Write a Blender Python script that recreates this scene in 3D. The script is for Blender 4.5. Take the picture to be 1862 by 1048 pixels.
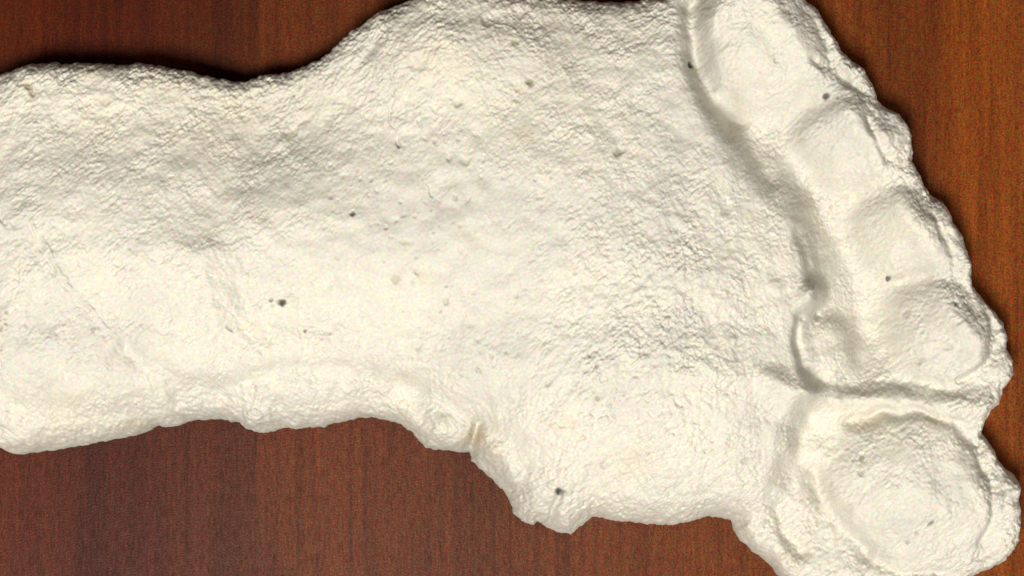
import bpy, math
import numpy as np

for o in list(bpy.data.objects):
    bpy.data.objects.remove(o)
scene = bpy.context.scene
COL = scene.collection

# ------------------------------------------------------------------ camera
UNIT = 0.42 / 1862.0            # metres per plan unit; the picture is 42 cm wide at 20 mm above the table
CX, CY = 931.0, 524.0
cam_d = bpy.data.cameras.new('camera')
cam = bpy.data.objects.new('camera', cam_d)
COL.objects.link(cam)
cam.location = (0, 0, 1.02)
cam.rotation_euler = (0, 0, 0)
cam_d.sensor_width = 36
cam_d.lens = 36 * 1.0 / 0.42
cam_d.clip_start = 0.01
cam_d.clip_end = 50
cam_d.dof.use_dof = False
scene.camera = cam

# ------------------------------------------------------------------ light
w = bpy.data.worlds.new('World')
scene.world = w
w.use_nodes = True
bg = w.node_tree.nodes['Background']
bg.inputs[0].default_value = (1.0, 0.95, 0.90, 1)
bg.inputs[1].default_value = 0.05


def area(name, loc, target, sx, sy, power, col):
    d = bpy.data.lights.new(name, 'AREA')
    d.shape = 'RECTANGLE'
    d.size, d.size_y = sx, sy
    d.energy = power
    d.color = col
    o = bpy.data.objects.new(name, d)
    COL.objects.link(o)
    o.location = loc
    v = np.array(target) - np.array(loc)
    import mathutils
    o.rotation_euler = mathutils.Vector(v).to_track_quat('-Z', 'Y').to_euler()
    return o


area('ceiling_light', (-0.36, -0.74, 2.20), (0, 0, 0), 0.60, 0.60, 81, (1.0, 0.96, 0.885))
area('right_fill_light', (1.45, -0.30, 1.20), (0, 0, 0), 0.6, 0.6, 8, (1.0, 0.965, 0.89))  # added fill lamp, no real source; lifts right-facing slopes and the wood there

vs = scene.view_settings
vs.view_transform = 'Standard'
vs.look = 'None'
vs.exposure = 0.0
vs.gamma = 1.0
vs.use_curve_mapping = False
scene.render.engine = 'CYCLES'
scene.cycles.samples = 96
scene.cycles.use_denoising = True
scene.cycles.max_bounces = 6
scene.cycles.diffuse_bounces = 2
scene.render.resolution_x = 1024
scene.render.resolution_y = 576


# ------------------------------------------------------------------ node helpers
def new_mat(name):
    m = bpy.data.materials.new(name)
    m.use_nodes = True
    nt = m.node_tree
    b = nt.nodes['Principled BSDF']
    return m, nt, b


def nd(nt, typ, **kw):
    n = nt.nodes.new(typ)
    for k, v in kw.items():
        setattr(n, k, v)
    return n


def noise(nt, vec, scale, detail=4, rough=0.55, dist=0.0):
    n = nd(nt, 'ShaderNodeTexNoise')
    n.inputs['Scale'].default_value = scale
    n.inputs['Detail'].default_value = detail
    n.inputs['Roughness'].default_value = rough
    n.inputs['Distortion'].default_value = dist
    nt.links.new(vec, n.inputs['Vector'])
    return n


def mapping(nt, vec, scale=(1, 1, 1), rot=(0, 0, 0), loc=(0, 0, 0)):
    n = nd(nt, 'ShaderNodeMapping')
    n.inputs['Scale'].default_value = scale
    n.inputs['Rotation'].default_value = rot
    n.inputs['Location'].default_value = loc
    nt.links.new(vec, n.inputs['Vector'])
    return n.outputs[0]


def ramp(nt, fac, stops, interp='LINEAR'):
    n = nd(nt, 'ShaderNodeValToRGB')
    cr = n.color_ramp
    cr.interpolation = interp
    while len(cr.elements) < len(stops):
        cr.elements.new(0.5)
    for e, (p, c) in zip(cr.elements, stops):
        e.position = p
        e.color = c if len(c) == 4 else (*c, 1)
    nt.links.new(fac, n.inputs[0])
    return n.outputs[0]


def mix(nt, fac, a, b, blend='MIX'):
    n = nd(nt, 'ShaderNodeMix', data_type='RGBA', blend_type=blend)
    if isinstance(fac, (int, float)):
        n.inputs[0].default_value = fac
    else:
        nt.links.new(fac, n.inputs[0])
    for s, i in ((a, 6), (b, 7)):
        if isinstance(s, tuple):
            n.inputs[i].default_value = s if len(s) == 4 else (*s, 1)
        else:
            nt.links.new(s, n.inputs[i])
    return n.outputs[2]


def bump(nt, h, strength, dist, normal=None):
    n = nd(nt, 'ShaderNodeBump')
    n.inputs['Strength'].default_value = strength
    n.inputs['Distance'].default_value = dist
    nt.links.new(h, n.inputs['Height'])
    if normal is not None:
        nt.links.new(normal, n.inputs['Normal'])
    return n.outputs[0]


def mottle(nt, n, gain):
    """noise colour spread about 1"""
    v = nd(nt, 'ShaderNodeVectorMath', operation='MULTIPLY_ADD')
    nt.links.new(n.outputs['Color'], v.inputs[0])
    v.inputs[1].default_value = (gain,) * 3
    v.inputs[2].default_value = (1 - 0.5 * gain,) * 3
    return v.outputs[0]


# ------------------------------------------------------------------ materials
def wood_material():
    m, nt, b = new_mat('mahogany_laminate')
    tc = nd(nt, 'ShaderNodeTexCoord').outputs['Object']
    sep = nd(nt, 'ShaderNodeSeparateXYZ')
    nt.links.new(tc, sep.inputs[0])
    # veneer colour bands across the grain, darkened on the left to imitate shade (x -0.25 .. 0.25 m)
    mr = nd(nt, 'ShaderNodeMapRange')
    mr.inputs[1].default_value = -0.25
    mr.inputs[2].default_value = 0.25
    wob = noise(nt, mapping(nt, tc, (3, 1.2, 1)), 3.0, 2)
    add = nd(nt, 'ShaderNodeMath', operation='MULTIPLY_ADD')
    nt.links.new(wob.outputs['Fac'], add.inputs[0])
    add.inputs[1].default_value = 0.006
    nt.links.new(sep.outputs[0], add.inputs[2])
    nt.links.new(add.outputs[0], mr.inputs[0])

    def px(x):
        return ((x - CX) * UNIT + 0.003 + 0.25) / 0.5
    bands = ramp(nt, mr.outputs[0], [
        (0.0, (0.08, 0.014, 0.003)),
        (px(60), (0.0588, 0.0093, 0.0016)),
        (px(125), (0.0509, 0.0080, 0.0016)),
        (px(140), (0.0460, 0.0066, 0.0016)),
        (px(250), (0.0507, 0.0080, 0.0021)),
        (px(330), (0.0582, 0.0112, 0.0027)),
        (px(372), (0.0604, 0.0123, 0.0027)),
        (px(382), (0.0453, 0.0090, 0.0025)),
        (px(520), (0.0908, 0.0207, 0.0049)),
        (px(700), (0.0875, 0.0212, 0.0054)),
        (px(840), (0.0746, 0.0190, 0.0058)),
        (px(960), (0.0818, 0.0208, 0.0064)),
        (px(1150), (0.0996, 0.0251, 0.0064)),
        (px(1400), (0.1161, 0.0299, 0.0064)),
        (px(1560), (0.1161, 0.0292, 0.0059)),
        (px(1640), (0.1045, 0.0260, 0.0053)),
        (px(1728), (0.1045, 0.0247, 0.0053)),
        (px(1738), (0.1432, 0.0344, 0.0053)),
        (px(1800), (0.1471, 0.0357, 0.0056)), (1.0, (0.145, 0.040, 0.008))])
    # fine vertical streaks
    st = noise(nt, mapping(nt, tc, (1, 0.035, 1)), 320, 5, 0.65)
    st2 = noise(nt, mapping(nt, tc, (1, 0.05, 1)), 90, 4, 0.6)
    c1 = mix(nt, 0.62, bands, ramp(nt, st.outputs['Fac'], [(0.28, (0.45, 0.40, 0.42)), (0.5, (0.95, 0.95, 0.95)), (0.72, (1.45, 1.45, 1.35))]), 'MULTIPLY')
    c2 = mix(nt, 0.45, c1, ramp(nt, st2.outputs['Fac'], [(0.3, (0.6, 0.55, 0.6)), (0.5, (1, 1, 1)), (0.7, (1.3, 1.25, 1.1))]), 'MULTIPLY')
    # pores: short dark dashes along the grain, and printed mottle
    po = noise(nt, mapping(nt, tc, (1, 0.22, 1)), 900, 2, 0.7)
    c3 = mix(nt, 0.5, c2, ramp(nt, po.outputs['Fac'], [(0.33, (0.45, 0.4, 0.5)), (0.47, (1, 1, 1)), (0.66, (1.35, 1.3, 1.3))]), 'MULTIPLY')
    nz = noise(nt, tc, 1350, 2, 0.6)
    c4 = mix(nt, 1.0, c3, mottle(nt, nz, 3.6), 'MULTIPLY')
    nt.links.new(c4, b.inputs['Base Color'])
    b.inputs['Roughness'].default_value = 0.36
    rr = ramp(nt, po.outputs['Fac'], [(0.35, (0.42,) * 3), (0.65, (0.32,) * 3)])
    nt.links.new(rr, b.inputs['Roughness'])
    b.inputs['Specular IOR Level'].default_value = 0.05
    nrm = bump(nt, noise(nt, tc, 1400, 2, 0.6).outputs['Fac'], 0.22, 0.0006)
    nrm = bump(nt, po.outputs['Fac'], 0.10, 0.0005, nrm)
    nt.links.new(nrm, b.inputs['Normal'])
    return m


def plaster_material():
    m, nt, b = new_mat('cast_plaster')
    tc = nd(nt, 'ShaderNodeTexCoord').outputs['Object']
    at = nd(nt, 'ShaderNodeAttribute', attribute_name='soil')
    at2 = nd(nt, 'ShaderNodeAttribute', attribute_name='tan')
    lo = noise(nt, tc, 22, 4, 0.6)
    c = ramp(nt, lo.outputs['Fac'], [(0.30, (0.525, 0.504, 0.452)), (0.5, (0.585, 0.560, 0.492)), (0.70, (0.615, 0.585, 0.500))])
    mid = noise(nt, tc, 160, 4, 0.65)
    c = mix(nt, 0.5, c, ramp(nt, mid.outputs['Fac'], [(0.3, (0.92, 0.90, 0.87)), (0.5, (1, 1, 1)), (0.7, (1.03, 1.03, 1.02))]), 'MULTIPLY')
    hue = noise(nt, tc, 800, 2, 0.5)
    c = mix(nt, 1.0, c, mottle(nt, hue, 0.55), 'MULTIPLY')
    c = mix(nt, at2.outputs['Fac'], c, (0.50, 0.415, 0.27))
    c = mix(nt, at.outputs['Fac'], c, (0.055, 0.043, 0.030))
    nt.links.new(c, b.inputs['Base Color'])
    b.inputs['Roughness'].default_value = 0.82
    b.inputs['Specular IOR Level'].default_value = 0.3
    n1 = bump(nt, noise(nt, mapping(nt, tc, (1, 1, 1)), 700, 5, 0.6).outputs['Fac'], 0.22, 0.0008)
    n2 = bump(nt, noise(nt, tc, 300, 3, 0.55, 0.4).outputs['Fac'], 0.14, 0.0014, n1)
    nt.links.new(n2, b.inputs['Normal'])
    return m


def cap_material():
    m, nt, b = new_mat('black_plastic')
    tc = nd(nt, 'ShaderNodeTexCoord').outputs['Object']
    n = noise(nt, tc, 400, 3)
    nt.links.new(ramp(nt, n.outputs['Fac'], [(0.3, (0.012, 0.009, 0.012)), (0.7, (0.022, 0.018, 0.022))]), b.inputs['Base Color'])
    b.inputs['Roughness'].default_value = 0.5
    nt.links.new(bump(nt, n.outputs['Fac'], 0.1, 0.0004), b.inputs['Normal'])
    return m


WOOD, PLASTER, BLACK = wood_material(), plaster_material(), cap_material()


# ------------------------------------------------------------------ table
def make_table():
    bw, bh, t, r = 1.8, 1.2, 0.03, 0.004
    prof = [(0.0, -t), (0.0, -r), (r * 0.3, -r * 0.3), (r, 0.0)]
    vs_, fs = [], []
    for ins, z in prof:
        x, y = bw / 2 - ins, bh / 2 - ins
        vs_ += [(-x, -y, z), (x, -y, z), (x, y, z), (-x, y, z)]
    for k in range(len(prof) - 1):
        for i in range(4):
            j = (i + 1) % 4
            fs.append((k * 4 + i, k * 4 + j, k * 4 + 4 + j, k * 4 + 4 + i))
    n = len(prof) * 4
    fs.append((n - 4, n - 3, n - 2, n - 1))
    fs.append((3, 2, 1, 0))
    me = bpy.data.meshes.new('table_top')
    me.from_pydata(vs_, [], fs)
    me.materials.append(WOOD)
    o = bpy.data.objects.new('table_top', me)
    COL.objects.link(o)
    o['kind'] = 'structure'
    o['label'] = 'reddish brown wooden table top with straight grain under the cast'
    return o


make_table()

# ------------------------------------------------------------------ the cast: measured plan and relief
OUT = [(0, 148), (25, 137), (62, 123), (98, 120), (117, 117), (126, 122), (160, 120), (205, 121), (240, 124), (262, 119),
       (300, 125), (330, 132), (350, 135), (385, 143), (410, 148), (432, 153), (450, 152), (470, 144), (490, 139),
       (515, 137), (535, 136), (545, 128), (565, 122), (590, 110), (612, 92), (622, 80), (640, 65), (665, 48), (675, 38),
       (690, 28), (715, 20), (735, 14), (750, 6), (765, -2), (800, -10), (850, -15), (920, -14), (1000, -8), (1050, -2),
       (1075, 2), (1120, 3), (1160, 1), (1200, -6), (1240, -20), (1290, -50), (1350, -72), (1410, -58), (1450, -22),
       (1468, 2), (1491, 21), (1499, 37), (1513, 60), (1527, 82), (1534, 96), (1555, 112), (1571, 126), (1582, 146),
       (1591, 163), (1598, 183), (1609, 194), (1627, 201), (1644, 217), (1655, 235), (1659, 249), (1657, 263), (1662, 281),
       (1660, 293), (1673, 316), (1683, 338), (1692, 354), (1705, 360), (1717, 371), (1727, 385), (1734, 406), (1748, 423),
       (1756, 447), (1764, 471), (1767, 495), (1769, 518), (1786, 540), (1806, 564), (1823, 585), (1833, 616), (1830, 633),
       (1841, 654), (1841, 681), (1837, 693), (1823, 709), (1817, 736), (1799, 753), (1787, 771), (1786, 786), (1803, 809),
       (1813, 829), (1827, 850), (1851, 867), (1857, 886), (1853, 909), (1857, 943), (1853, 981), (1837, 1012), (1813, 1029),
       (1785, 1041), (1760, 1052), (1700, 1072), (1600, 1086), (1510, 1082), (1450, 1066), (1413, 1047), (1399, 1026),
       (1372, 1005), (1348, 985), (1334, 964), (1332, 945), (1317, 945), (1292, 939), (1265, 947), (1220, 956), (1184, 954),
       (1150, 951), (1119, 948), (1095, 941), (1078, 941), (1069, 947), (1047, 963), (1037, 972), (1012, 968), (995, 960),
       (978, 950), (970, 956), (954, 951), (932, 932), (925, 908), (915, 893), (892, 870), (872, 853), (858, 839),
       (854, 824), (841, 823), (820, 821), (793, 819), (775, 815), (762, 801), (748, 786), (727, 772), (703, 765),
       (679, 760), (655, 761), (621, 767), (591, 776), (536, 781), (516, 778), (495, 785), (474, 787), (450, 781),
       (437, 769), (409, 764), (375, 763), (347, 766), (327, 773), (299, 778), (287, 775), (272, 783), (254, 791),
       (206, 800), (144, 812), (86, 820), (41, 827), (21, 824), (0, 815), (-60, 792), (-135, 735), (-185, 645),
       (-205, 525), (-195, 400), (-158, 292), (-95, 205), (-40, 166)]
OUT = [(CX + (x - CX) * 1.012, CY + (y - CY) * 1.012) for x, y in OUT]   # the rim lies below the reference height

STEP = 1.7
xs = np.arange(-240, 1895, STEP, dtype=np.float32)
ys = np.arange(-110, 1120, STEP, dtype=np.float32)
X, Y = np.meshgrid(xs, ys)
SH = X.shape


def polydist(pts, closed=False, X=X, Y=Y):
    """distance to a polyline"""
    best = np.full(X.shape, 1e12, np.float32)
    n = len(pts)
    for i in range(n if closed else n - 1):
        (ax, ay), (bx, by) = pts[i], pts[(i + 1) % n]
        dx, dy = bx - ax, by - ay
        L = dx * dx + dy * dy + 1e-9
        t = np.clip(((X - ax) * dx + (Y - ay) * dy) / L, 0, 1)
        q = (X - ax - t * dx) ** 2 + (Y - ay - t * dy) ** 2
        np.minimum(best, q, out=best)
    return np.sqrt(best)


def inside(pts):
    r = np.zeros(SH, bool)
    n = len(pts)
    for i in range(n):
        (ax, ay), (bx, by) = pts[i], pts[(i + 1) % n]
        if ay == by:
            continue
        c = ((ay > Y) != (by > Y)) & (X < (bx - ax) * (Y - ay) / (by - ay) + ax)
        r ^= c
    return r


def local(x0, y0, x1, y1):
    """index window of a plan rectangle"""
    i0 = max(0, int((x0 - xs[0]) / STEP)); i1 = min(SH[1], int((x1 - xs[0]) / STEP) + 2)
    j0 = max(0, int((y0 - ys[0]) / STEP)); j1 = min(SH[0], int((y1 - ys[0]) / STEP) + 2)
    return (slice(j0, j1), slice(i0, i1))


def hash2(i, j, seed):
    h = (i.astype(np.int64) * 374761393 + j.astype(np.int64) * 668265263 + seed * 1274126177) & 0xFFFFFFFF
    h = ((h ^ (h >> 13)) * 1274126177) & 0xFFFFFFFF
    return ((h ^ (h >> 16)) & 0xFFFF).astype(np.float32) / 65535.0


def gnoise(x, y, seed):
    """gradient noise, about -0.7 .. 0.7"""
    i = np.floor(x); j = np.floor(y)
    fx = (x - i).astype(np.float32); fy = (y - j).astype(np.float32)
    i = i.astype(np.int32); j = j.astype(np.int32)
    ux = fx * fx * fx * (fx * (fx * 6 - 15) + 10)
    uy = fy * fy * fy * (fy * (fy * 6 - 15) + 10)

    def g(a, b):
        th = hash2(i + a, j + b, seed) * np.float32(6.2831853)
        return np.cos(th) * (fx - a) + np.sin(th) * (fy - b)
    n0 = g(0, 0) * (1 - ux) + g(1, 0) * ux
    n1 = g(0, 1) * (1 - ux) + g(1, 1) * ux
    return n0 * (1 - uy) + n1 * uy


def fbm(x, y, seed, octv=3, gain=0.5, ridged=False):
    s = np.zeros(x.shape, np.float32); a = 1.0
    for k in range(octv):
        n = gnoise(x * 2 ** k, y * 2 ** k, seed + k * 17)
        s += a * ((0.25 - np.abs(n)) if ridged else n)
        a *= gain
    return s


def sstep(a, b, x):
    t = np.clip((x - a) / (b - a), 0, 1)
    return t * t * (3 - 2 * t)


def blur(A, k):
    """separable box blur, twice"""
    for _ in range(2):
        for ax in (0, 1):
            P = np.concatenate([np.take(A, [0] * k, ax), A, np.take(A, [-1] * (k + 1), ax)], ax)
            c = np.cumsum(P.astype(np.float64), ax)
            n = A.shape[ax]
            hi = np.take(c, np.arange(n) + 2 * k, ax)
            lo = np.take(c, np.arange(n), ax)
            A = ((hi - lo) / (2 * k)).astype(np.float32)
    return A


d = polydist(OUT, True)
D = np.where(inside(OUT), d, -d)
# ragged outline
D = D + 3.2 * gnoise(X / 17, Y / 17, 5) + 2.0 * gnoise(X / 7, Y / 7, 6)

# front edge of the sole, behind the toes
FRONT = [(1262, -120), (1256, -10), (1243, 60), (1240, 125), (1262, 190), (1290, 262), (1335, 322), (1392, 366), (1424, 405), (1440, 440),
         (1450, 485), (1450, 515), (1446, 540), (1440, 566), (1430, 600), (1428, 635), (1440, 672), (1448, 704), (1424, 730), (1400, 760), (1392, 830), (1372, 900), (1336, 950), (1300, 1130)]
fd = polydist(FRONT)
fpoly = FRONT + [(-500, 1130), (-500, -120)]
F = np.where(inside(fpoly), fd, -fd)          # positive on the sole


def blob(cx, cy, rx, ry, amp, rot=0.0, p=1.0):
    c, s = math.cos(math.radians(rot)), math.sin(math.radians(rot))
    x, y = X - cx, Y - cy
    q = ((x * c + y * s) / rx) ** 2 + ((-x * s + y * c) / ry) ** 2
    return amp * np.exp(-(q ** p))


def line(pts, width, amp, p=1.0):
    """ridge (amp > 0) or groove (amp < 0) along a polyline"""
    out = np.zeros(SH, np.float32)
    px_ = [q[0] for q in pts]; py_ = [q[1] for q in pts]
    m = width * 4
    sl = local(min(px_) - m, min(py_) - m, max(px_) + m, max(py_) + m)
    if width < 6:                              # cracks and scratches run crooked and unevenly deep
        x, y = X[sl], Y[sl]
        q = polydist(pts, False, x + 9 * gnoise(x / 26, y / 26, 101) + 4 * gnoise(x / 9, y / 9, 103), y + 9 * gnoise(x / 26, y / 26, 102))
        out[sl] = amp * np.exp(-((q / (width * 0.75)) ** 2)) * np.clip(0.55 + 1.5 * gnoise(x / 22, y / 22, 104), 0, 1.1)
        return out
    q = polydist(pts, False, X[sl] + 7 * gnoise(X[sl] / 30, Y[sl] / 30, 105), Y[sl] + 7 * gnoise(X[sl] / 30, Y[sl] / 30, 106))
    out[sl] = amp * np.exp(-((q / width) ** 2) ** p)
    return out


def wall(pts, width, amp, decay, side=1, taper=0.3):
    """a bank that rises across the polyline (to its right when side = 1) and dies away behind it"""
    out = np.zeros(SH, np.float32)
    m = decay * 3 + width
    xa = [q[0] for q in pts]; ya = [q[1] for q in pts]
    sl = local(min(xa) - m, min(ya) - m, max(xa) + m, max(ya) + m)
    x, y = X[sl], Y[sl]
    L = [math.hypot(pts[i + 1][0] - pts[i][0], pts[i + 1][1] - pts[i][1]) for i in range(len(pts) - 1)]
    tot = sum(L)
    n = max(10, int(tot / 9))
    cum = np.concatenate([[0], np.cumsum(L)])
    u = np.linspace(0, 1, n)
    sx = np.interp(u * tot, cum, xa); sy = np.interp(u * tot, cum, ya)
    ker = np.ones(5) / 5
    sx = np.convolve(np.pad(sx, 2, mode='edge'), ker, 'valid'); sy = np.convolve(np.pad(sy, 2, mode='edge'), ker, 'valid')
    tx, ty = np.gradient(sx), np.gradient(sy)
    tl = np.hypot(tx, ty) + 1e-9
    nx, ny = -ty / tl * side, tx / tl * side
    num = np.zeros(x.shape, np.float32); den = np.full(x.shape, 1e-20, np.float32); md = np.full(x.shape, 1e9, np.float32)
    for i in range(n):
        tv = min(1, u[i] / taper, (1 - u[i]) / taper)
        tv = tv * tv * (3 - 2 * tv)
        ex, ey = x - np.float32(sx[i]), y - np.float32(sy[i])
        q = ex * ex + ey * ey
        np.minimum(md, q, out=md)
        wq = 1 / (q / 200 + 1) ** 3
        sd = ex * np.float32(nx[i]) + ey * np.float32(ny[i])
        num += wq * tv * sstep(-width / 2, width / 2, sd) * np.exp(-(np.maximum(sd, 0) / decay) ** 2)
        den += wq
    out[sl] = amp * num / den * np.exp(-md / (1.2 * decay) ** 2)
    return out


# large shapes ------------------------------------------------------------
Dp = np.maximum(D, 0)
lowside = sstep(560, 680, Y) * sstep(1420, 1300, X)
rim_r = 34.0 + 30.0 * lowside - 16.0 * sstep(20, -60, F)          # the margin round the toes has a tighter edge
rim = np.sqrt(np.clip(1 - (1 - np.clip(Dp / rim_r, 0, 1)) ** 2, 0, 1)) * (26.0 + 24.0 * lowside)
def along(yy, vv):
    """a value that varies smoothly down the plan"""
    v = np.interp(ys, yy, vv)
    k = np.hanning(45)
    v = np.convolve(np.pad(v, 22, mode='edge'), k / k.sum(), 'valid')
    return np.repeat(v[:, None].astype(np.float32), SH[1], 1)


wid = along([0, 120, 180, 300, 380, 430, 520, 600, 680, 760, 850], [46, 52, 84, 110, 90, 48, 44, 50, 56, 64, 64])
dep = along([0, 120, 300, 450, 640, 690, 740, 850, 1000], [74, 76, 88, 94, 90, 64, 44, 50, 52])
share = along([110, 240, 420, 640, 720], [1.0, 0.55, 0.5, 0.55, 0.75])
ws = sstep(-1, 0.12, F / wid)                 # the sole ends in a bank, here steep, there gentle
wf = 1 - ws
wt = sstep(12, -12, F)                        # the toes start here
# the sole swells up from the rim, more slowly on the outer (upper) side
upper = sstep(520, 150, Y - 0.10 * (X - 600))
fall = share + (1 - share) * sstep(0, 135, -F)               # a sharp lip, then a slope down to the foot of the toes
flange = sstep(130, 45, D)                                   # flat margin outside the toes
toe_lv = 96 - dep * fall
toe_lv = toe_lv + flange * wt * np.maximum(64 - toe_lv, 0) * 0.95
sole_lv = 96 - 22 * upper + 40 * (1 - np.exp(-(Dp / 190) ** 2)) * sstep(-40, 260, F)
Z = rim * (0.6 + 0.4 * ws) + (1 - np.exp(-Dp / (60 + 35 * upper))) * ws * sole_lv + (1 - np.exp(-Dp / 11)) * wf * toe_lv

Z += ws * blob(150, 480, 260, 250, 14)                       # heel
Z += ws * blob(1120, 480, 230, 330, 16)                      # ball of the foot
Z += ws * blob(1290, 230, 90, 160, 8)
Z += ws * blob(720, 470, 190, 150, 6)
Z += wall([(405, 390), (412, 450), (425, 520), (440, 600), (448, 650)], 66, 22, 200, 1, 0.35)       # step in front of the heel
Z += wall([(436, 420), (440, 480), (442, 560)], 22, 2.5, 60, 1)
Z += line([(455, 330), (452, 420), (446, 500), (440, 560)], 16, 4)
Z += blob(560, 250, 110, 50, -7, -30)
Z += blob(480, 250, 40, 120, -8, 10)
Z += line([(250, 640), (340, 700), (420, 706), (520, 672), (640, 672), (760, 700)], 24, -15)
Z += line([(60, 735), (160, 745), (260, 730)], 22, -7)
Z += blob(800, 700, 90, 40, -10, 25)
Z += blob(20, 705, 24, 70, -9, -35)
Z += blob(55, 790, 60, 26, 14)
Z += blob(470, 762, 30, 20, 14)
Z += blob(805, 785, 44, 32, 18, 30)
Z += line([(868, 770), (858, 800), (852, 830)], 11, -20)
Z += blob(893, 812, 22, 28, 17, -40)
Z += blob(928, 858, 30, 22, 15, 40)
Z += line([(735, 712), (800, 735), (850, 757), (880, 768)], 22, -15)
Z += line([(905, 835), (890, 845)], 9, -8)
Z += line([(955, 850), (940, 885), (915, 895)], 10, -9)
Z += blob(985, 915, 60, 36, 5)
Z += line([(1017, 892), (1006, 925), (993, 962)], 8, -14)
Z += blob(1030, 945, 26, 26, 5)
Z += line([(905, 905), (930, 890), (955, 880)], 6, -5)
Z += blob(1180, 900, 120, 40, 6)
Z += blob(880, 40, 140, 22, -7, 4)
Z += blob(1000, 120, 60, 70, -3)

# toes --------------------------------------------------------------------
TOES = [(1395, 70, 135, 150, 74, -20), (1548, 250, 112, 100, 74, 35), (1655, 418, 104, 96, 74, 40),
        (1728, 608, 118, 108, 80, 20), (1668, 888, 185, 145, 66, -6)]
toe_h = np.zeros(SH, np.float32)
for (cx, cy, rx, ry, a, rot) in TOES:                        # rounded domes
    c, s_ = math.cos(math.radians(rot)), math.sin(math.radians(rot))
    x, y = X - cx, Y - cy
    q = ((x * c + y * s_) / rx) ** 2 + ((-x * s_ + y * c) / ry) ** 2
    e = a * np.clip(1 - q, 0, 1) ** 0.8
    toe_h = (toe_h ** 3.5 + e ** 3.5) ** (1 / 3.5)
toe_h = blur(toe_h.astype(np.float32), 9) * (0.62 + 0.38 * sstep(30, 170, D))
edge_fade = sstep(22, 85, D)
Z += wt * toe_h * edge_fade
T = np.zeros(SH, np.float32)
T += wall([(1330, -90), (1297, -40), (1282, 20), (1276, 70), (1284, 118), (1304, 160), (1340, 190)], 34, 16, 130, -1, 0.28)
T += blob(1508, 632, 52, 54, 28, 0, 1.8)                     # pad between the sole and the second toe
T += line([(1500, 400), (1545, 480), (1588, 560), (1602, 610), (1590, 655)], 40, -5)
T += line([(1475, 330), (1500, 400)], 40, -6)
T += line([(1612, 340), (1660, 350), (1700, 372)], 22, -4)
T += line([(1450, 300), (1440, 330), (1470, 350)], 22, -6)
T += wall([(1418, 845), (1446, 798), (1480, 758)], 44, 14, 70, -1)
T += line([(1482, 860), (1500, 915), (1530, 958), (1572, 1000)], 18, -15)
T += line([(1412, 925), (1428, 970), (1455, 1002)], 15, -13)
T += blob(1462, 925, 26, 45, 7, -30)
T += blob(1418, 1000, 22, 30, 5, -30)
T += line([(1275, -40), (1262, 20), (1258, 70), (1262, 115), (1288, 172), (1330, 222)], 22, -26)
T += line([(1330, 215), (1370, 270), (1395, 320)], 30, -12)
T += line([(1446, 430), (1458, 465), (1462, 495)], 14, -9)
T += line([(1444, 578), (1440, 620), (1452, 660), (1480, 692)], 13, -14)
T += line([(1480, 360), (1530, 440), (1570, 540), (1585, 610)], 34, -9)
T += line([(1448, 790), (1470, 760)], 22, -10)
# separations between neighbouring toes, shaded on their outer side
T += wall([(1430, 300), (1452, 240), (1490, 205), (1545, 190), (1590, 205)], 40, 10, 60, 1)
T += wall([(1555, 440), (1575, 385), (1615, 352), (1660, 345), (1705, 370)], 44, 5, 70, 1)
T += line([(1640, 512), (1700, 503), (1765, 525)], 14, -6)
T += line([(1740, 690), (1790, 668), (1812, 620), (1800, 560)], 10, -7)
# lesser folds
T += blob(1455, 150, 55, 36, 8, 30)
T += line([(1475, 112), (1515, 135), (1562, 166), (1600, 186)], 10, -8)
T += line([(1482, 30), (1498, 70), (1508, 110), (1540, 150)], 11, -7)
T += line([(1572, 225), (1590, 262), (1612, 292)], 9, -8)
T += line([(1690, 395), (1720, 450), (1735, 500)], 8, -4)
T += blob(1474, 536, 28, 26, 34, 0, 1.6)
T += blob(1397, 521, 15, 12, 4, 0, 2)
T += line([(1530, 704), (1640, 700), (1730, 706), (1790, 685)], 14, -6)
T += line([(1390, 690), (1440, 708), (1520, 722), (1620, 722), (1720, 734), (1785, 742)], 24, 15)
T += line([(1545, 772), (1600, 750), (1670, 747), (1735, 770), (1775, 808)], 12, -10)
T += line([(1570, 1010), (1640, 1042), (1740, 1045), (1800, 1000)], 14, -8)
T += line([(1775, 830), (1797, 880), (1799, 940), (1780, 985)], 10, -8)
T += line([(1788, 545), (1800, 600), (1790, 660), (1750, 695)], 10, -6)
Z += 1.35 * T * sstep(0, 40, D)

Z *= 1.35
# rolled lower edge and crumbly margin
bead = sstep(600, 690, Y) * sstep(880, 760, X) * (0.6 + 1.4 * gnoise(X / 60, Y / 60, 121))
Z -= 11 * bead * np.exp(-((D - 46) / 17) ** 2)
crumb = np.maximum(gnoise(X / 26, Y / 26, 131) - 0.02, 0) * np.exp(-((D - 22) / 22) ** 2)
Z += 16 * crumb * (0.3 + 0.7 * wf)
# cracks, scratches and seams ----------------------------------------------
Z += line([(700, 62), (708, 100), (718, 140), (721, 188), (712, 205), (722, 240), (729, 274)], 3.2, -5.0)
Z += line([(700, 62), (680, 95), (655, 130)], 8, -6)
Z += line([(92, 412), (108, 438), (130, 475), (143, 505), (165, 530), (190, 560), (215, 590), (223, 610), (242, 628)], 4.2, 4.2)
Z += line([(86, 418), (100, 446), (122, 482), (136, 510), (160, 538), (210, 600), (234, 634)], 5.0, -4.0)
Z += blob(98, 440, 16, 26, -5, -30)
Z += line([(105, 410), (140, 415), (152, 435), (140, 455)], 4, -3)
Z += line([(12, 358), (35, 400), (55, 440), (65, 485), (70, 508)], 4, -5)
Z += line([(885, 45), (930, 58), (975, 85), (1010, 112), (1034, 150), (1046, 185)], 4, 3.2)
Z += line([(1238, 74), (1190, 80), (1140, 88), (1100, 104)], 3.5, -2.5)
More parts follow.
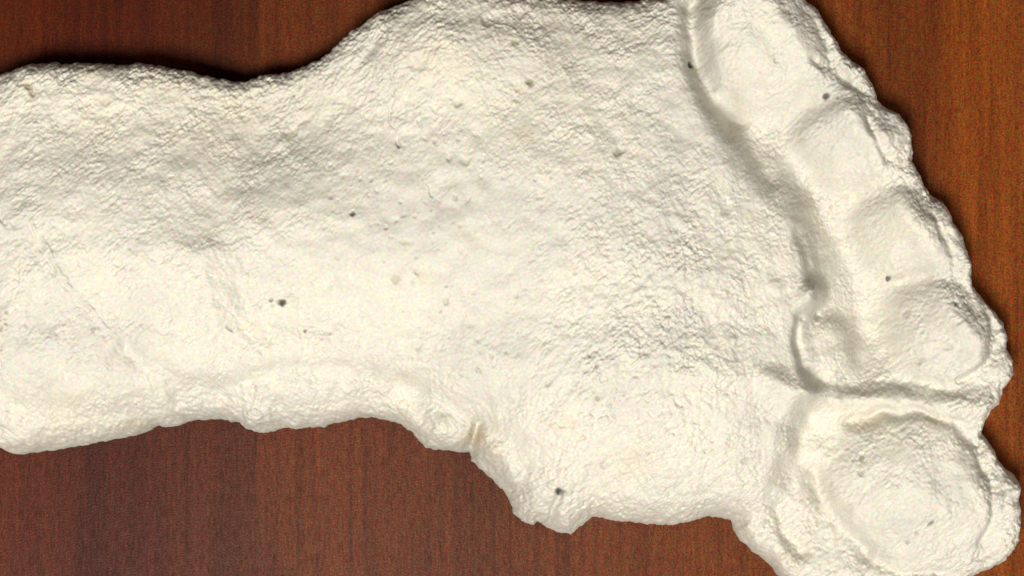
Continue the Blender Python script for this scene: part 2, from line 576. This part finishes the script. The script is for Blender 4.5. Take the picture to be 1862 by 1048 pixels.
Z += line([(886, 240), (880, 285), (872, 335)], 5, -2.2)
Z += line([(1215, 330), (1290, 310), (1345, 296)], 4, 2.4)
Z += line([(763, 222), (766, 243), (778, 262)], 4, -4)
Z += line([(783, 345), (788, 362)], 3.5, -4)
Z += line([(845, 378), (856, 366)], 3.5, -5)
Z += line([(1240, 495), (1228, 520)], 4, -4)
Z += line([(530, 246), (545, 232), (560, 224)], 7, -7)
Z += blob(522, 258, 12, 8, 6, -40)
Z += line([(455, 360), (450, 420), (446, 480)], 4, 2.0)
Z += line([(115, 165), (128, 150), (140, 140)], 7, -4)

# surface roughness ----------------------------------------------------------
smooth_mid = np.clip(blob(800, 440, 240, 170, 1.0, 20, 1.5), 0, 1)
toe_tops = np.zeros(SH, np.float32)
for (cx, cy, rx, ry, a, rot) in TOES:
    toe_tops = np.maximum(toe_tops, blob(cx + 15, cy, rx * 0.62, ry * 0.62, 1.0, rot, 1.5))
ballr = blob(1190, 610, 200, 270, 1.0, 0, 1.3)
edge_r = np.exp(-Dp / 70)
R = 0.75 + 0.65 * ballr + 1.1 * edge_r + 0.3 * wf
R = R * (1 - 0.74 * smooth_mid) * (1 - 0.35 * np.clip(toe_tops, 0, 1))
c45, s45 = math.cos(math.radians(-38)), math.sin(math.radians(-38))
# the grain runs "/" on most of the cast and "\" along the inner edge
tilt = sstep(560, 720, Y + 0.15 * X - 60) * sstep(1000, 760, X)
U1 = X * c45 + Y * s45; V1 = -X * s45 + Y * c45
U2 = X * c45 - Y * s45; V2 = X * s45 + Y * c45
big = fbm(X / 120, Y / 120, 11, 3)
med = fbm(X / 38, Y / 38, 23, 2)
g1 = fbm(U1 / 24, V1 / 10.5, 31, 3, 0.6) * (1 - tilt) + fbm(U2 / 24, V2 / 10.5, 37, 3, 0.6) * tilt
fine = fbm(U1 / 9, V1 / 6, 51, 2, 0.7)
rid = fbm(X / 30, Y / 34, 61, 2, 0.55, True)
rel = 6.5 * big + 2.4 * med * (0.4 + 0.6 * R) + R * (0.5 + 0.75 * sstep(-0.35, 0.35, gnoise(X / 55, Y / 55, 77))) * (2.3 * g1 + 2.5 * fine) + 6.0 * rid * (0.12 + 1.1 * ballr + 0.6 * edge_r) * (1 - 0.8 * smooth_mid) * (1 - 0.6 * np.clip(toe_tops, 0, 1))
# little crumbs and lumps along the edges
lump = np.maximum(gnoise(X / 20, Y / 20, 71) - 0.10, 0)
rel += lump * 16 * np.exp(-Dp / 45) * (0.4 + 0.6 * sstep(600, 760, Y))
# rounded creases at the rim
Z = Z + rel * sstep(-2, 14, D)

# pits and bubbles -------------------------------------------------------------
SOIL = np.zeros(SH, np.float32)
TAN = np.zeros(SH, np.float32)


def pit(x, y, r, depth, soil=0.0, el=1.0, rot=0.0, rimh=0.0, tan=0.0):
    m = r * 3.2 * max(el, 1)
    sl = local(x - m, y - m, x + m, y + m)
    if X[sl].size == 0:
        return
    c, s = math.cos(math.radians(rot)), math.sin(math.radians(rot))
    a = X[sl] - x; b_ = Y[sl] - y
    a = a + 0.7 * r * gnoise(X[sl] / (1.6 * r), Y[sl] / (1.6 * r), 111); b_ = b_ + 0.7 * r * gnoise(X[sl] / (1.6 * r), Y[sl] / (1.6 * r), 112)
    q = np.sqrt(((a * c + b_ * s) / (r * el)) ** 2 + ((-a * s + b_ * c) / r) ** 2)
    Z[sl] -= 0.8 * depth * np.exp(-(q ** 2) ** 1.6)
    if rimh:
        Z[sl] += 0.5 * rimh * np.exp(-((q - 1.35) / 0.5) ** 2)
    if soil:
        SOIL[sl] = np.maximum(SOIL[sl], soil * np.exp(-(q / 0.95) ** 4))
    if tan:
        TAN[sl] = np.maximum(TAN[sl], tan * np.exp(-(q / 1.3) ** 2))


for a in [(1015, 887, 7.0, 30, 0.95), (1255, 118, 5.5, 22, 0.95), (526, 549, 5.0, 14, 0.95, 1.5, 10), (507, 545, 3.2, 6, 0.5),
          (566, 599, 3.0, 6, 0.6), (651, 393, 4.0, 10, 0.85, 1.2, -30), (1622, 507, 4.6, 14, 0.85), (1730, 552, 4.4, 10, 0.6),
          (1499, 177, 4.6, 12, 0.9, 1.5, -20), (1517, 181, 3.2, 6, 0.5), (1680, 945, 3.4, 8, 0.7, 2.0, -50), (1656, 964, 3.4, 6, 0.35),
          (1640, 981, 3.6, 6, 0.3), (1716, 630, 7, 5, 0.1, 1, 0, 1.5), (1560, 829, 4, 6, 0.35, 1.8, -60), (1556, 855, 5, 6, 0.25),
          (935, 84, 6.5, 8, 0.35, 1.2, 60, 0, 0.4), (963, 157, 6.5, 9, 0.5, 1.2, 30, 0, 0.5), (942, 172, 4, 4, 0.15, 1, 0, 0, 0.5),
          (941, 191, 4.5, 4, 0.15, 1, 0, 0, 0.4), (1120, 283, 6.5, 9, 0.42, 1.5, -50), (767, 124, 14, 8, 0.04, 1.2, 20, 0, 0.25),
          (838, 195, 6, 7, 0.2, 1.3, -50), (66, 164, 5.5, 8, 0.5, 1.8, 45, 0, 0.6), (74, 177, 5.5, 7, 0.35, 1.4, 60, 0, 0.5),
          (205, 190, 7, 5, 0.06, 1.4, 20, 0, 0.4), (729, 268, 5, 6, 0.2, 1.5, 50), (848, 299, 8.5, 5, 0.05, 1.0, 0, 0.8), (820, 295, 5, 5, 0.06, 1.5, 80),
          (727, 507, 6.5, 6, 0.18, 1.1, 30, 0, 0.3), (764, 496, 4.5, 5, 0.15, 2.0, 60), (815, 548, 4.5, 6, 0.15, 1.6, 85),
          (860, 586, 8, 3.5, 0.06, 1.3, 80, 0.8), (764, 627, 9, 6, 0.1, 1.2, -40, 1.5), (873, 612, 5, 4, 0.0, 2.5, -35),
          (1313, 384, 8, 5, 0.06, 1.5, -50, 1.5), (1325, 606, 6, 5, 0.1, 1, 0, 1), (1345, 831, 6, 7, 0.25, 1.3, 80),
          (1028, 762, 8, 4, 0.05, 2.0, 10, 1.2, 0.2), (1094, 838, 7, 6, 0.1, 1, 0, 1), (1080, 717, 4, 5, 0.4, 1, 0, 0, 0.3),
          (1066, 642, 3.2, 5, 0.45), (1078, 658, 3.4, 5, 0.35, 1.8, 85), (436, 594, 6, 6, 0.2, 1.2, 30, 1.5), (196, 597, 4, 4, 0.3, 1.6, 80),
          (270, 455, 7, 4, 0.03, 1.6, 80, 1.0), (885, 45, 9, 6, 0.15, 1.0, 0, 2.0), (1002, 139, 4, 4, 0.2, 1, 0, 0, 0.3), (1485, 575, 6, 7, 0.25),
          (1452, 580, 4, 5, 0.2), (1648, 570, 6, 6, 0.2), (1298, 160, 5, 6, 0.15), (1668, 655, 7, 6, 0.15), (1404, 116, 4, 4, 0.2),
          (692, 353, 4, 3, 0.1), (675, 355, 3, 3, 0.15), (760, 398, 3.5, 3, 0.15), (735, 373, 3, 3, 0.15), (710, 418, 3.5, 4, 0.2),
          (745, 443, 5, 3, 0.12, 2.6, 10), (815, 520, 3, 3, 0.2), (682, 332, 4, 4, 0.2), (663, 332, 3.4, 3, 0.2), (872, 670, 4, 5, 0.2, 2.2, 60),
          (995, 690, 5, 5, 0.1, 2.0, -40)]:
    pit(*a)
# old soil rubbed into the surface
for (x, y, r, t, el, rot) in [(858, 446, 17, 0.22, 1, 0), (950, 252, 20, 0.30, 1.2, 40), (870, 792, 16, 0.55, 1.6, -20), (900, 815, 16, 0.28, 1.4, 30),
                              (6, 560, 12, 0.55, 1.6, 80), (12, 592, 22, 0.35, 1, 0), (190, 245, 60, 0.10, 2, -20), (430, 220, 70, 0.16, 1.8, -20),
                              (560, 200, 60, 0.12, 1.6, -30), (780, 110, 60, 0.16, 1.6, 10), (1000, 130, 50, 0.14, 1.2, 40), (950, 30, 80, 0.12, 2, 0),
                              (1145, 830, 28, 0.22, 1.2, -30), (130, 735, 40, 0.16, 1.8, -10), (250, 770, 18, 0.25, 2.0, -10), (180, 135, 20, 0.25, 1.6, 0),
                              (330, 165, 40, 0.18, 2, 10), (1580, 765, 24, 0.22, 2, 5), (1690, 768, 14, 0.35, 1.5, -20), (1440, 1010, 30, 0.15, 1, 0)]:
    c, s = math.cos(math.radians(rot)), math.sin(math.radians(rot))
    sl = local(x - r * el * 3, y - r * el * 3, x + r * el * 3, y + r * el * 3)
    a = X[sl] - x; b_ = Y[sl] - y
    q = ((a * c + b_ * s) / (r * el)) ** 2 + ((-a * s + b_ * c) / r) ** 2
    TAN[sl] = np.maximum(TAN[sl], 1.8 * t * np.exp(-q) * (0.55 + 0.9 * np.abs(gnoise(X[sl] / 9, Y[sl] / 9, 83))))
rng = np.random.default_rng(7)
for k in range(600):
    x, y = rng.uniform(-150, 1850), rng.uniform(0, 1048)
    r = rng.uniform(1.6, 3.6)
    pit(x, y, r, r * rng.uniform(0.4, 0.9), rng.uniform(0, 0.22) if rng.random() < 0.5 else 0, rng.uniform(1, 2), rng.uniform(0, 180))
for k in range(60):                                    # the bubbly middle of the sole
    x, y = rng.normal(760, 120), rng.normal(410, 130)
    r = rng.uniform(1.8, 4.2)
    pit(x, y, r, r * rng.uniform(0.4, 0.8), rng.uniform(0.05, 0.3), rng.uniform(1, 1.8), rng.uniform(0, 180))
for k in range(40):
    x, y = rng.normal(8, 22), rng.normal(580, 22)
    pit(x, y, rng.uniform(2, 3.5), 3, rng.uniform(0.25, 0.6))

# to world space: a rounded, slightly undercut rim --------------------------------
thick = np.maximum(sstep(300, 140, Y + 0.08 * X), sstep(0, -90, X) * sstep(700, 500, Y)) * sstep(1100, 760, X)       # the outer side of the heel and arch is thick
ZM = 22 - 13 * sstep(20, -60, F) + 66 * blur(thick, 20) + 5 * gnoise(X / 90, Y / 90, 91) + 4 * gnoise(X / 30, Y / 30, 92)
S0 = 12.0
t = np.clip(-D / S0, 0, 1)
zz = np.where(D >= 0, ZM + Z, ZM * (1 - t ** 1.3))
Ds = blur(D.astype(np.float32), 3)
gy, gx = np.gradient(Ds, STEP)
gl = np.sqrt(gx * gx + gy * gy) + 1e-6
shift = np.where(D < 0, S0 * t + 9 * t ** 1.5, 0)
PX = X + gx / gl * shift
PY = Y + gy / gl * shift
P = np.stack([(PX - CX) * UNIT, (CY - PY) * UNIT, np.maximum(zz, 0.0) * UNIT + 0.0004], -1).astype(np.float32)
du = np.gradient(P, axis=1); dv = np.gradient(P, axis=0)
N = np.cross(dv, du)
N /= np.linalg.norm(N, axis=-1, keepdims=True) + 1e-12

vin = D > -(S0 + 1.0)
quad = vin[:-1, :-1] & vin[1:, :-1] & vin[:-1, 1:] & vin[1:, 1:]
idx = np.arange(SH[0] * SH[1]).reshape(SH)
# which part each face belongs to
Xq, Yq, Fq = X[:-1, :-1], Y[:-1, :-1], F[:-1, :-1]
part = np.zeros(quad.shape, np.int8)                    # 0 sole
part[Xq + 0.05 * (Yq - 500) < 436] = 1                  # heel
toe_d = np.stack([((Xq - cx) / rx) ** 2 + ((Yq - cy) / ry) ** 2 for (cx, cy, rx, ry, *_r) in TOES], 0)
toe_id = np.argmin(toe_d, 0)
on_toes = Fq < -6
part[on_toes] = (2 + toe_id)[on_toes]
flap = [(852, 900), (905, 875), (935, 860), (1000, 866), (1050, 880), (1085, 930), (1085, 1010), (880, 1010)]
fin = inside(flap)[:-1, :-1]
part[fin] = 7

root = bpy.data.objects.new('footprint_cast', None)
COL.objects.link(root)
root.empty_display_size = 0.05
root['label'] = 'off-white plaster cast of a large bare footprint lying on the wooden table'
root['category'] = 'plaster cast'
NAMES = [('sole', None), ('heel', 'broad rounded heel with cracked pale surface'), ('little_toe', 'smallest toe, set behind a deep furrow'),
         ('toe', 'toe beside the little toe with a white crumbly edge'), ('toe', 'middle toe with a smooth rounded tip'),
         ('toe', 'toe next to the big toe with a ring around its tip'), ('big_toe', 'large oval big toe with thick crumbly rim'),
         ('edge_flap', 'thin flap of plaster at the edge with a round dark hole')]
for k, (nm, lab) in enumerate(NAMES):
    sel = quad & (part == k)
    jj, ii = np.nonzero(sel)
    if len(jj) == 0:
        continue
    q = np.stack([idx[jj, ii], idx[jj + 1, ii], idx[jj + 1, ii + 1], idx[jj, ii + 1]], 1)
    used, inv = np.unique(q, return_inverse=True)
    inv = inv.reshape(-1).astype(np.int32)
    me = bpy.data.meshes.new(nm)
    me.vertices.add(len(used))
    me.vertices.foreach_set('co', P.reshape(-1, 3)[used].ravel())
    nf = len(q)
    me.loops.add(nf * 4)
    me.polygons.add(nf)
    me.loops.foreach_set('vertex_index', inv)
    me.polygons.foreach_set('loop_start', np.arange(0, nf * 4, 4, dtype=np.int32))
    me.update(calc_edges=True)
    me.polygons.foreach_set('use_smooth', np.ones(nf, bool))
    for an, arr in (('soil', SOIL), ('tan', TAN)):
        at = me.attributes.new(an, 'FLOAT', 'POINT')
        at.data.foreach_set('value', np.clip(arr.ravel()[used], 0, 1).astype(np.float32))
    me.normals_split_custom_set_from_vertices(N.reshape(-1, 3)[used].tolist())
    me.materials.append(PLASTER)
    o = bpy.data.objects.new(nm, me)
    COL.objects.link(o)
    o.parent = root
    if lab:
        o['label'] = lab


# ------------------------------------------------------------------ black round cap, its edge just in the picture
def make_cap():
    r, h, n = 0.0295, 0.007, 96
    prof = [(r - 0.0006, 0.0004), (r, 0.0012), (r, h - 0.0012), (r - 0.0010, h - 0.0002), (r - 0.0022, h), (r - 0.0040, h),
            (r - 0.0046, h - 0.0007), (0.012, h - 0.0009), (0.0114, h - 0.0003), (0.001, h - 0.0001)]
    vs_, fs = [], []
    for k, (rr, z) in enumerate(prof):
        for i in range(n):
            q = rr - (0.0005 if k in (1, 2) and i % 2 else 0)
            a = 2 * math.pi * i / n
            vs_.append((q * math.cos(a), q * math.sin(a), z))
    for k in range(len(prof) - 1):
        for i in range(n):
            j = (i + 1) % n
            fs.append((k * n + i, k * n + j, k * n + n + j, k * n + n + i))
    fs.append(tuple(range((len(prof) - 1) * n, len(prof) * n)))
    me = bpy.data.meshes.new('round_cap')
    me.from_pydata(vs_, [], fs)
    me.materials.append(BLACK)
    o = bpy.data.objects.new('round_cap', me)
    COL.objects.link(o)
    o.location = ((512 - CX) * UNIT * 1.018, (CY - 1046) * UNIT * 1.018 - r - 0.0022, 0.0002)
    o['label'] = 'small black round object on the table, only its edge showing'
    o['category'] = 'cap'


make_cap()
